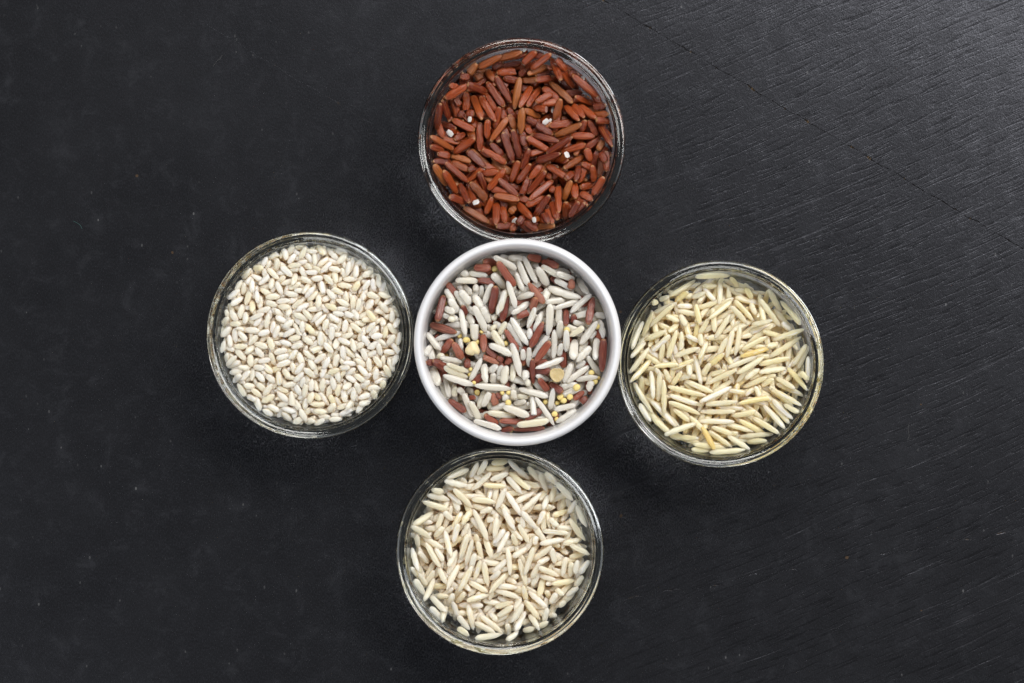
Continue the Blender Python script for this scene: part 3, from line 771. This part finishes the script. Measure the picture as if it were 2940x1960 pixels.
class Pile:
    def __init__(s, bowl):
        s.b = bowl
        s.n = int(62 / RES)
        s.x0 = bowl.cx - 31.0
        s.y0 = bowl.cy - 31.0
        c = (np.arange(s.n) + 0.5) * RES - 31.0
        gx, gy = np.meshgrid(c, c, indexing='xy')
        r = np.hypot(gx, gy)
        prof = sorted(catmull(bowl.inner, 6), key=lambda q: q[0])
        rs = np.array([q[0] for q in prof]); zs = np.array([q[1] for q in prof])
        s.H = np.interp(r, rs, zs)
        s.H[r > rs[-1]] = 60.0
        s.ID = np.full(s.H.shape, -1, int)
        s.items = []

    def fit(s, x, y, yaw, L, w, th, hp, pitches):
        """lowest resting height over the pitches -> (z, pitch, lower cells, upper surface)"""
        best = None
        ca, sa = math.cos(yaw), math.sin(yaw)
        e = L / 2 + 0.3
        ix0 = max(int((x - e - s.x0) / RES), 0); ix1 = min(int((x + e - s.x0) / RES) + 2, s.n)
        iy0 = max(int((y - e - s.y0) / RES), 0); iy1 = min(int((y + e - s.y0) / RES) + 2, s.n)
        if ix1 - ix0 < 2 or iy1 - iy0 < 2:
            return None
        gx = s.x0 + (np.arange(ix0, ix1) + 0.5) * RES - x
        gy = s.y0 + (np.arange(iy0, iy1) + 0.5) * RES - y
        U = gx[None, :] * ca + gy[:, None] * sa
        V = -gx[None, :] * sa + gy[:, None] * ca
        q = (np.abs(V) / (w / 2)) ** 2
        near = q < 1
        U = U[near]; q = q[near]
        Hs = s.H[iy0:iy1, ix0:ix1][near]
        for ph in pitches:
            cp, sp = math.cos(ph), math.sin(ph)
            u = U / cp
            k = 1 - np.minimum(np.abs(u) / (L / 2), 1.0) ** hp - q
            ok = k > 0
            if ok.sum() < 3:
                continue
            half = (th / 2) * np.sqrt(k[ok]) / cp
            mid = u[ok] * sp
            z = (Hs[ok] - (mid - half)).max()
            if best is None or z < best[0]:
                best = (z, ph, near, ok, mid + half, (ix0, ix1, iy0, iy1))
        return best

    def put(s, x, y, yaw, size, hp, fit, data, sink=0.0):
        z, ph, near, ok, up, (ix0, ix1, iy0, iy1) = fit
        z -= sink
        win = s.H[iy0:iy1, ix0:ix1]
        idw = s.ID[iy0:iy1, ix0:ix1]
        jy, jx = np.nonzero(near)
        jy, jx = jy[ok], jx[ok]
        new = z + up
        old = win[jy, jx]
        m = new > old
        win[jy[m], jx[m]] = new[m]
        idw[jy[m], jx[m]] = len(s.items)
        s.items.append(dict(x=x, y=y, z=z, yaw=yaw, pitch=ph, size=size, **data))

    def pits(s, depth):
        m = np.hypot(*np.meshgrid(np.arange(s.n) - s.n / 2, np.arange(s.n) - s.n / 2)) * RES < 24
        lev = float(np.median(s.H[m])) - depth
        return lambda dx, dy: lev

    def bed(s, R, surface, pick, count, tries=8, layer=-1, maxfail=420):
        """random grains up to the height given by surface(dx, dy)"""
        ps = [math.radians(a) for a in (-38, -22, -9, 0, 9, 22, 38)]
        fails = 0
        while len(s.items) < count and fails < maxfail:
            best = None
            size, hp, data = pick(R)
            for _ in range(tries):
                rr = 27.2 * math.sqrt(R.random()); a = R.random() * 2 * math.pi
                x, y = s.b.cx + rr * math.cos(a), s.b.cy + rr * math.sin(a)
                yaw = R.random() * math.pi * 2
                f = s.fit(x, y, yaw, *size, hp, ps)
                if f is None: continue
                gap = surface(x - s.b.cx, y - s.b.cy) - (f[0] + size[2] / 2)
                if gap > 0 and (best is None or gap > best[0]):
                    best = (gap, x, y, yaw, f)
            if best is None:
                fails += 1
                continue
            fails = max(0, fails - 1)
            s.put(best[1], best[2], best[3], size, hp, best[4], dict(data, layer=layer), sink=0.42)


def traced(pile, traces, table_of, zref, lim, R):
    ents = []
    for ox, oy, sc, txt in traces:
        for e in txt.replace('\n', '|').split('|'):
            f = e.split()
            if not f: continue
            c, layer = f[0][0], int(f[0][1])
            v = [float(q) for q in f[1:]]
            if c in 'yYbB':
                x1, y1, d = v
                x, y = px2w(ox + x1 / sc, oy + y1 / sc, zref)
                dd = d / sc * 0.1
                ents.append((layer, c, x, y, R.random() * 6.28 if c == 'y' else 0.0, dd, dd))
            else:
                x1, y1, x2, y2 = v[:4]
                wd = v[4] / sc * 0.1 if len(v) > 4 else None
                xa, ya = px2w(ox + x1 / sc, oy + y1 / sc, zref)
                xb, yb = px2w(ox + x2 / sc, oy + y2 / sc, zref)
                ents.append((layer, c, (xa + xb) / 2, (ya + yb) / 2, math.atan2(yb - ya, xb - xa), math.hypot(xb - xa, yb - ya), wd))
    ents.sort(key=lambda q: q[0])
    ps = [math.radians(a) for a in range(-30, 31, 5)]
    for layer, c, x, y, yaw, L, wd in ents:
        kd, dflt = table_of(c)
        w = wd if wd else dflt[1] * R.uniform(0.93, 1.08)
        w *= 0.93
        if c in 'yYbB':
            size = (L, L, L * (0.9 if c == 'y' else 0.62))
            hp = 2.0
        else:
            # a grain seen short is one that stands or leans
            if layer == 0: L = max(L, dflt[0] * 0.8)
            size = (L, w, min(w * 0.80, dflt[2] * 1.1))
            hp = 2.0 if c == 'p' else 2.6
        for k in range(14):
            f = pile.fit(x, y, yaw, *size, hp, ps if c not in 'yYbBp' else [0.0])
            if f is not None and f[0] + size[2] / 2 < lim(x - pile.b.cx, y - pile.b.cy):
                break
            x += (pile.b.cx - x) * 0.02
            y += (pile.b.cy - y) * 0.02
            if k > 4:
                size = (size[0] * 0.985, size[1], size[2] * 0.97)
        if f is None: continue
        pile.put(x, y, yaw, size, hp, f, dict(kind=kd, code=c, layer=layer), sink=0.34)


HOURS = 'twelve one two three four five six seven eight nine ten eleven'.split()


def clock(dx, dy):
    return HOURS[int(round(math.degrees(math.atan2(dx, dy)) / 30.0)) % 12]


def lie(yaw):
    a = math.degrees(yaw) % 180
    if a < 15 or a >= 165: return 'level'
    if a < 37: return 'rising gently right'
    if a < 62: return 'rising steeply right'
    if a < 80: return 'leaning right'
    if a < 100: return 'upright'
    if a < 118: return 'leaning left'
    if a < 143: return 'rising steeply left'
    return 'rising gently left'


def place_of(dx, dy):
    r = math.hypot(dx, dy)
    if r < 4.5: return 'at dead centre'
    if r < 11: return "off centre towards %s o'clock" % clock(dx, dy)
    if r < 17.5: return "midway out at %s o'clock" % clock(dx, dy)
    if r < 22.5: return "near rim at %s o'clock" % clock(dx, dy)
    return "against rim at %s o'clock" % clock(dx, dy)


def build_bowl(pile, where, noun, group, cat, choose, bed_name, bed_label, R, cap=300, minvis=9):
    ids, cnt = np.unique(pile.ID[pile.ID >= 0], return_counts=True)
    vis = dict(zip(ids.tolist(), cnt.tolist()))
    order = sorted(range(len(pile.items)), key=lambda i: -(vis.get(i, 0) + (40 if pile.items[i]['layer'] > 0 and vis.get(i, 0) > 6 else 0)))
    single = set(i for i in order[:cap] if vis.get(i, 0) >= minvis or (pile.items[i]['layer'] >= 1 and vis.get(i, 0) >= 5))
    rest = {}
    labelled = []
    for i, it in enumerate(pile.items):
        if i in single:
            me, name, lab, cat_, grp = choose(it, R)
            o = link(name, me)
            roll = R.uniform(-0.3, 0.3) if it['code'] not in 'bB' else 0.0
            if it['kind'] in ('red', 'mixr', 'mixw', 'jasmine', 'basmati', 'short') and it['code'] not in 'cq' and R.random() < 0.5:
                roll += math.pi
            o.matrix_world = (Matrix.Translation((it['x'] * MM, it['y'] * MM, it['z'] * MM))
                              @ Matrix.Rotation(it['yaw'], 4, 'Z') @ Matrix.Rotation(-it['pitch'], 4, 'Y') @ Matrix.Rotation(roll, 4, 'X')
                              @ Matrix.Diagonal((it['size'][0] * MM, it['size'][1] * MM, it['size'][2] * MM, 1)))
            dx, dy = it['x'] - pile.b.cx, it['y'] - pile.b.cy
            if lab is None:
                nn = noun if isinstance(noun, str) else noun[it['kind']]
                lab = '%s in %s bowl %s%s' % (nn, where, place_of(dx, dy), '' if it['code'] in 'yp' else ', ' + lie(it['yaw']))
            tag(o, lab, cat_ or cat, grp or group)
            labelled.append(o)
        else:
            rest.setdefault(it['kind'], []).append(it)
    # the many grains underneath: one joined heap
    V, F, GC, GS, MI, MATS = [], [], [], [], [], []
    base = 0
    for kd, its in rest.items():
        if kd in K:
            srcs = K[kd]['low']
        elif kd == 'millet':
            srcs = millet
        else:
            srcs = pearl
        data = []
        for me in srcs:
            nv = len(me.vertices)
            co = np.empty(nv * 3, np.float32); me.vertices.foreach_get('co', co)
            gc = np.empty(nv * 3, np.float32); me.attributes['gc'].data.foreach_get('vector', gc)
            data.append((co.reshape(-1, 3), gc.reshape(-1, 3), [tuple(p.vertices) for p in me.polygons]))
        MATS.append(srcs[0].materials[0])
        for it in its:
            co, gc, fs = data[R.randrange(len(data))]
            mw = (Matrix.Rotation(it['yaw'], 3, 'Z') @ Matrix.Rotation(-it['pitch'], 3, 'Y') @ Matrix.Rotation(R.uniform(-3, 3), 3, 'X'))
            A = np.array(mw)
            S = np.array([it['size'][0], it['size'][1], it['size'][2]])
            P = (co * S) @ A.T + np.array([it['x'], it['y'], it['z']])
            V.append(P * MM); GC.append(gc); GS.append(np.full(len(co), R.random(), np.float32))
            F.extend([tuple(v + base for v in f) for f in fs])
            MI.extend([len(MATS) - 1] * len(fs))
            base += len(co)
    if V:
        me = bpy.data.meshes.new(bed_name)
        me.from_pydata(np.concatenate(V).tolist(), [], F)
        for m_ in MATS: me.materials.append(m_)
        me.polygons.foreach_set('material_index', MI)
        me.polygons.foreach_set('use_smooth', [True] * len(me.polygons))
        add_attrs(me, np.concatenate(GC), None, np.concatenate(GS))
        me.update()
        tag(link(bed_name, me), bed_label, 'rice', kind='stuff')
    twins = {}
    for o in labelled:
        twins.setdefault(o['label'], []).append(o)
    for lab, os_ in twins.items():
        if 2 <= len(os_) <= 3 and len(lab.split()) < 16:
            os_.sort(key=lambda q: math.hypot(q.matrix_world.translation.x / MM - pile.b.cx, q.matrix_world.translation.y / MM - pile.b.cy))
            for q, w_ in zip(os_, ('inner', 'outer') if len(os_) == 2 else ('inner', 'middle', 'outer')):
                q['label'] = w_ + ' ' + lab
    tops = pile.H[pile.H < 40]
    print('HEAP', bed_name, 'items', len(pile.items), 'single', len(single), 'mean top %.1f' % tops.mean())


def size_of(kd, R):
    k = K[kd]
    return (k['L'] * R.uniform(0.82, 1.08), k['w'] * R.uniform(0.88, 1.08), k['th'] * R.uniform(0.9, 1.05)), k['hp'], dict(kind=kd, code='w')


def dome(h, rise, tx=0.0, ty=0.0, R0=26.0):
    return lambda dx, dy: h + rise * (1 - (dx * dx + dy * dy) / (R0 * R0)) + tx * dx + ty * dy


R = random.Random(12)

# ---- red rice, top
p = Pile(B['top'])
p.bed(R, dome(19.6, 0.8, 0, 0), lambda R: size_of('red', R), 1900)
traced(p, TRACE_RED, lambda c: ('red', (7.6, 2.28, 1.85)), 23.0, dome(26.8, 0.8), R)
p.bed(R, p.pits(0.15), lambda R: size_of('red', R), 1900, 14, maxfail=300)


def ch_red(it, R):
    k = K['red']
    c = it['code']
    lab = None
    if c == 'q' or c == 'p':
        me = k['cuts'][R.randrange(2)] if c == 'q' else k['cuts'][1]
        dx, dy = it['x'] - B['top'].cx, it['y'] - B['top'].cy
        lab = "broken red rice grain with white core in top bowl %s" % place_of(dx, dy)
    elif c == 'c':
        me = k['cuts'][2]
        dx, dy = it['x'] - B['top'].cx, it['y'] - B['top'].cy
        lab = "blunt broken red rice grain in top bowl %s" % place_of(dx, dy)
    else:
        me = k['full'][R.randrange(len(k['full']))]
    return me, 'red_rice_grain', lab, None, None


for it in p.items:
    if it['code'] in 'qp' and it['layer'] >= 1:
        it['pitch'] = math.radians(60); it['z'] += 0.1
        k_ = it['size'][0] * 0.5 * (1 - 0.5)
        it['x'] += k_ * math.cos(it['yaw']); it['y'] += k_ * math.sin(it['yaw'])
build_bowl(p, 'top', 'red rice grain', 'red rice grains in the top glass bowl', 'rice grain', ch_red,
           'red_rice_heap', 'red rice heaped below the top grains in the top glass bowl', R, 300)

# ---- short white rice, left
p = Pile(B['left'])
p.bed(R, dome(25.3, 1.7, -0.025, 0.025), lambda R: size_of('short', R), 5500, tries=14, maxfail=1200)
build_bowl(p, 'left', 'short white rice grain', 'short white rice grains in the left glass bowl', 'rice grain',
           lambda it, R: (K['short']['full'][R.randrange(12)] if R.random() < 0.94 else K['short']['cuts'][0], 'short_rice_grain', None, None, None),
           'short_rice_heap', 'short white rice heaped below the top grains in the left bowl', R, 300)


# ---- basmati, right
def ch_long(where, key, gold=None):
    def f(it, R):
        k = K[key]
        c = it['code']
        if c == 'c':
            return k['cuts'][R.randrange(3)], k['name'], None, None, None
        if c == 'G':
            me = golden[0 if it['layer'] == 2 else 1]
            lab = ('golden yellow basmati grain near the bottom rim of the right bowl' if it['layer'] == 2
                   else 'golden yellow basmati grain right of the centre of the right bowl')
            return me, k['name'], lab, None, None
        return k['full'][R.randrange(len(k['full']))], k['name'], None, None, None
    return f


golden = [grain_mesh('basmati_rice_grain', M['golden'], 5 + i, nr=16, ns=14, p=2.6, tipw=0.2, bend=0.06) for i in range(2)]
p = Pile(B['right'])
p.bed(R, dome(20.0, 1.4, -0.02, -0.01), lambda R: size_of('basmati', R), 1900)
traced(p, TRACE_BASMATI, lambda c: ('basmati', (9.2, 1.76, 1.4)), 23.5, dome(27.2, 1.5), R)
p.bed(R, p.pits(0.15), lambda R: size_of('basmati', R), 1900, 14, maxfail=300)
build_bowl(p, 'right', 'slender basmati grain', 'basmati rice grains in the right glass bowl', 'rice grain', ch_long('right', 'basmati'),
           'basmati_rice_heap', 'basmati rice heaped below the top grains in the right bowl', R, 300)

# ---- long white rice, bottom
p = Pile(B['bottom'])
p.bed(R, dome(20.0, 1.6, -0.03, 0.03), lambda R: size_of('jasmine', R), 2100)
traced(p, TRACE_JASMINE, lambda c: ('jasmine', (7.6, 1.88, 1.5)), 23.5, dome(27.2, 1.5), R)
p.bed(R, p.pits(0.15), lambda R: size_of('jasmine', R), 2100, 14, maxfail=300)
build_bowl(p, 'bottom', 'long white rice grain', 'long white rice grains in the bottom glass bowl', 'rice grain', ch_long('bottom', 'jasmine'),
           'long_rice_heap', 'long white rice heaped below the top grains in the bottom bowl', R, 300)

# ---- mixed rice and seeds, centre
p = Pile(B['centre'])


def pick_mix(R):
    if R.random() < 0.28: return size_of('mixr', R)
    if R.random() < 0.02:
        d = R.uniform(1.6, 1.9)
        return (d, d, d * 0.9), 2.0, dict(kind='millet', code='y')
    return size_of('mixw', R)


p.bed(R, dome(23.6, 0.6, 0, 0), pick_mix, 1800)
traced(p, TRACE_MIXED, lambda c: {'r': ('mixr', (7.0, 2.45, 2.0)), 'q': ('mixr', (7.0, 2.3, 2.0)), 'y': ('millet', (1.7, 1.7, 1.6)), 'p': ('pearl', (2.4, 2.2, 2.0)),
                                  'b': ('buck', (4, 4, 2)), 'B': ('buck', (4, 4, 2))}.get(c, ('mixw', (7.4, 2.05, 1.7))), 26.0, dome(29.8, 0.8), R)
p.bed(R, p.pits(0.15), pick_mix, 2000, 14, maxfail=300)


def ch_mix(it, R):
    c, kd = it['code'], it['kind']
    dx, dy = it['x'] - B['centre'].cx, it['y'] - B['centre'].cy
    if c in 'bB':
        if c == 'B':
            return buck[0], 'buckwheat_kernel', 'pale cream heart shaped buckwheat kernel left of the centre of the white bowl', 'buckwheat', 'buckwheat kernels in the white bowl'
        return buck[1], 'buckwheat_kernel', 'tan round flat buckwheat kernel in the lower right of the white bowl', 'buckwheat', 'buckwheat kernels in the white bowl'
    if kd == 'millet':
        return millet[R.randrange(3)], 'millet_seed', 'yellow millet seed in white bowl %s' % place_of(dx, dy), 'millet', 'millet seeds in the white bowl'
    if kd == 'pearl':
        return pearl[R.randrange(3)], 'rice_fragment', 'small round rice fragment in white bowl %s' % place_of(dx, dy), 'rice grain', 'rice fragments in the white bowl'
    if kd == 'mixr':
        k = K['mixr']
        if c == 'q':
            return k['cuts'][0], k['name'], 'white ended red grain in white bowl %s' % place_of(dx, dy), None, 'red rice grains in the white bowl'
        return k['full'][R.randrange(len(k['full']))], k['name'], None, None, 'red rice grains in the white bowl'
    k = K['mixw']
    if c == 'c':
        return k['cuts'][R.randrange(3)], k['name'], 'blunt broken white grain in white bowl %s' % place_of(dx, dy), None, None
    return k['full'][R.randrange(len(k['full']))], k['name'], None, None, None


build_bowl(p, 'white', {'mixw': 'translucent white rice grain', 'mixr': 'red rice grain'}, 'white rice grains in the white bowl', 'rice grain', ch_mix,
           'mixed_rice_heap', 'mixed white and red rice heaped below the top grains in the white bowl', R, 300)


# ------------------------------------------------------------------ lint on the tabletop
def fibre(pts, rad, mat, lab):
    P = [Vector(q) for q in [(*px2w(x, y, 0), z) for x, y, z in pts]]
    verts, faces = [], []
    ns = 5
    pts2 = catmull([tuple(q) for q in [(a.x + 1000, a.y, a.z) for a in P]], 5)
    c = []
    for q in pts2: c.append(Vector((q[0] - 1000, q[1], q[2])))
    for i, q in enumerate(c):
        d = (c[min(i + 1, len(c) - 1)] - c[max(i - 1, 0)]).normalized()
        s_ = d.cross(Vector((0, 0, 1))).normalized()
        u_ = s_.cross(d)
        for k in range(ns):
            a = 2 * math.pi * k / ns
            verts.append((q + s_ * rad * math.cos(a) + u_ * rad * math.sin(a)) * MM)
    for i in range(len(c) - 1):
        for k in range(ns):
            k2 = (k + 1) % ns
            faces.append((i * ns + k, i * ns + k2, (i + 1) * ns + k2, (i + 1) * ns + k))
    faces.append(tuple(range(ns)))
    faces.append(tuple(reversed([(len(c) - 1) * ns + k for k in range(ns)])))
    tag(link('lint_fibre', mesh_from('lint_fibre', verts, faces, mat)), lab, 'lint', 'lint fibres on the black tabletop')


def plain(name, c):
    t = NT(name)
    co = t.n('TexCoord').outputs['Object']
    col = t.mix(t.noise(co, 4000.0), tuple(q * 0.7 for q in c), c)
    return t.surf(t.n('BsdfPrincipled', {'Base Color': col, 'Roughness': 0.6}).outputs[0])


teal, grey = plain('teal_lint', (0.05, 0.13, 0.12)), plain('grey_lint', (0.13, 0.13, 0.13))
fibre([(210, 634, 0.05), (222, 640, 0.25), (231, 647, 0.15), (236, 657, 0.05)], 0.05, teal, 'short teal lint fibre on the tabletop left of the left bowl')
fibre([(612, 190, 0.05), (622, 176, 0.3), (632, 168, 0.3), (638, 158, 0.05)], 0.035, grey, 'thin curved grey lint fibre on the tabletop near the top left')
fibre([(2610, 1215, 0.05), (2607, 1232, 0.2), (2610, 1250, 0.1), (2606, 1262, 0.05)], 0.035, grey, 'thin upright grey lint fibre right of the right bowl')
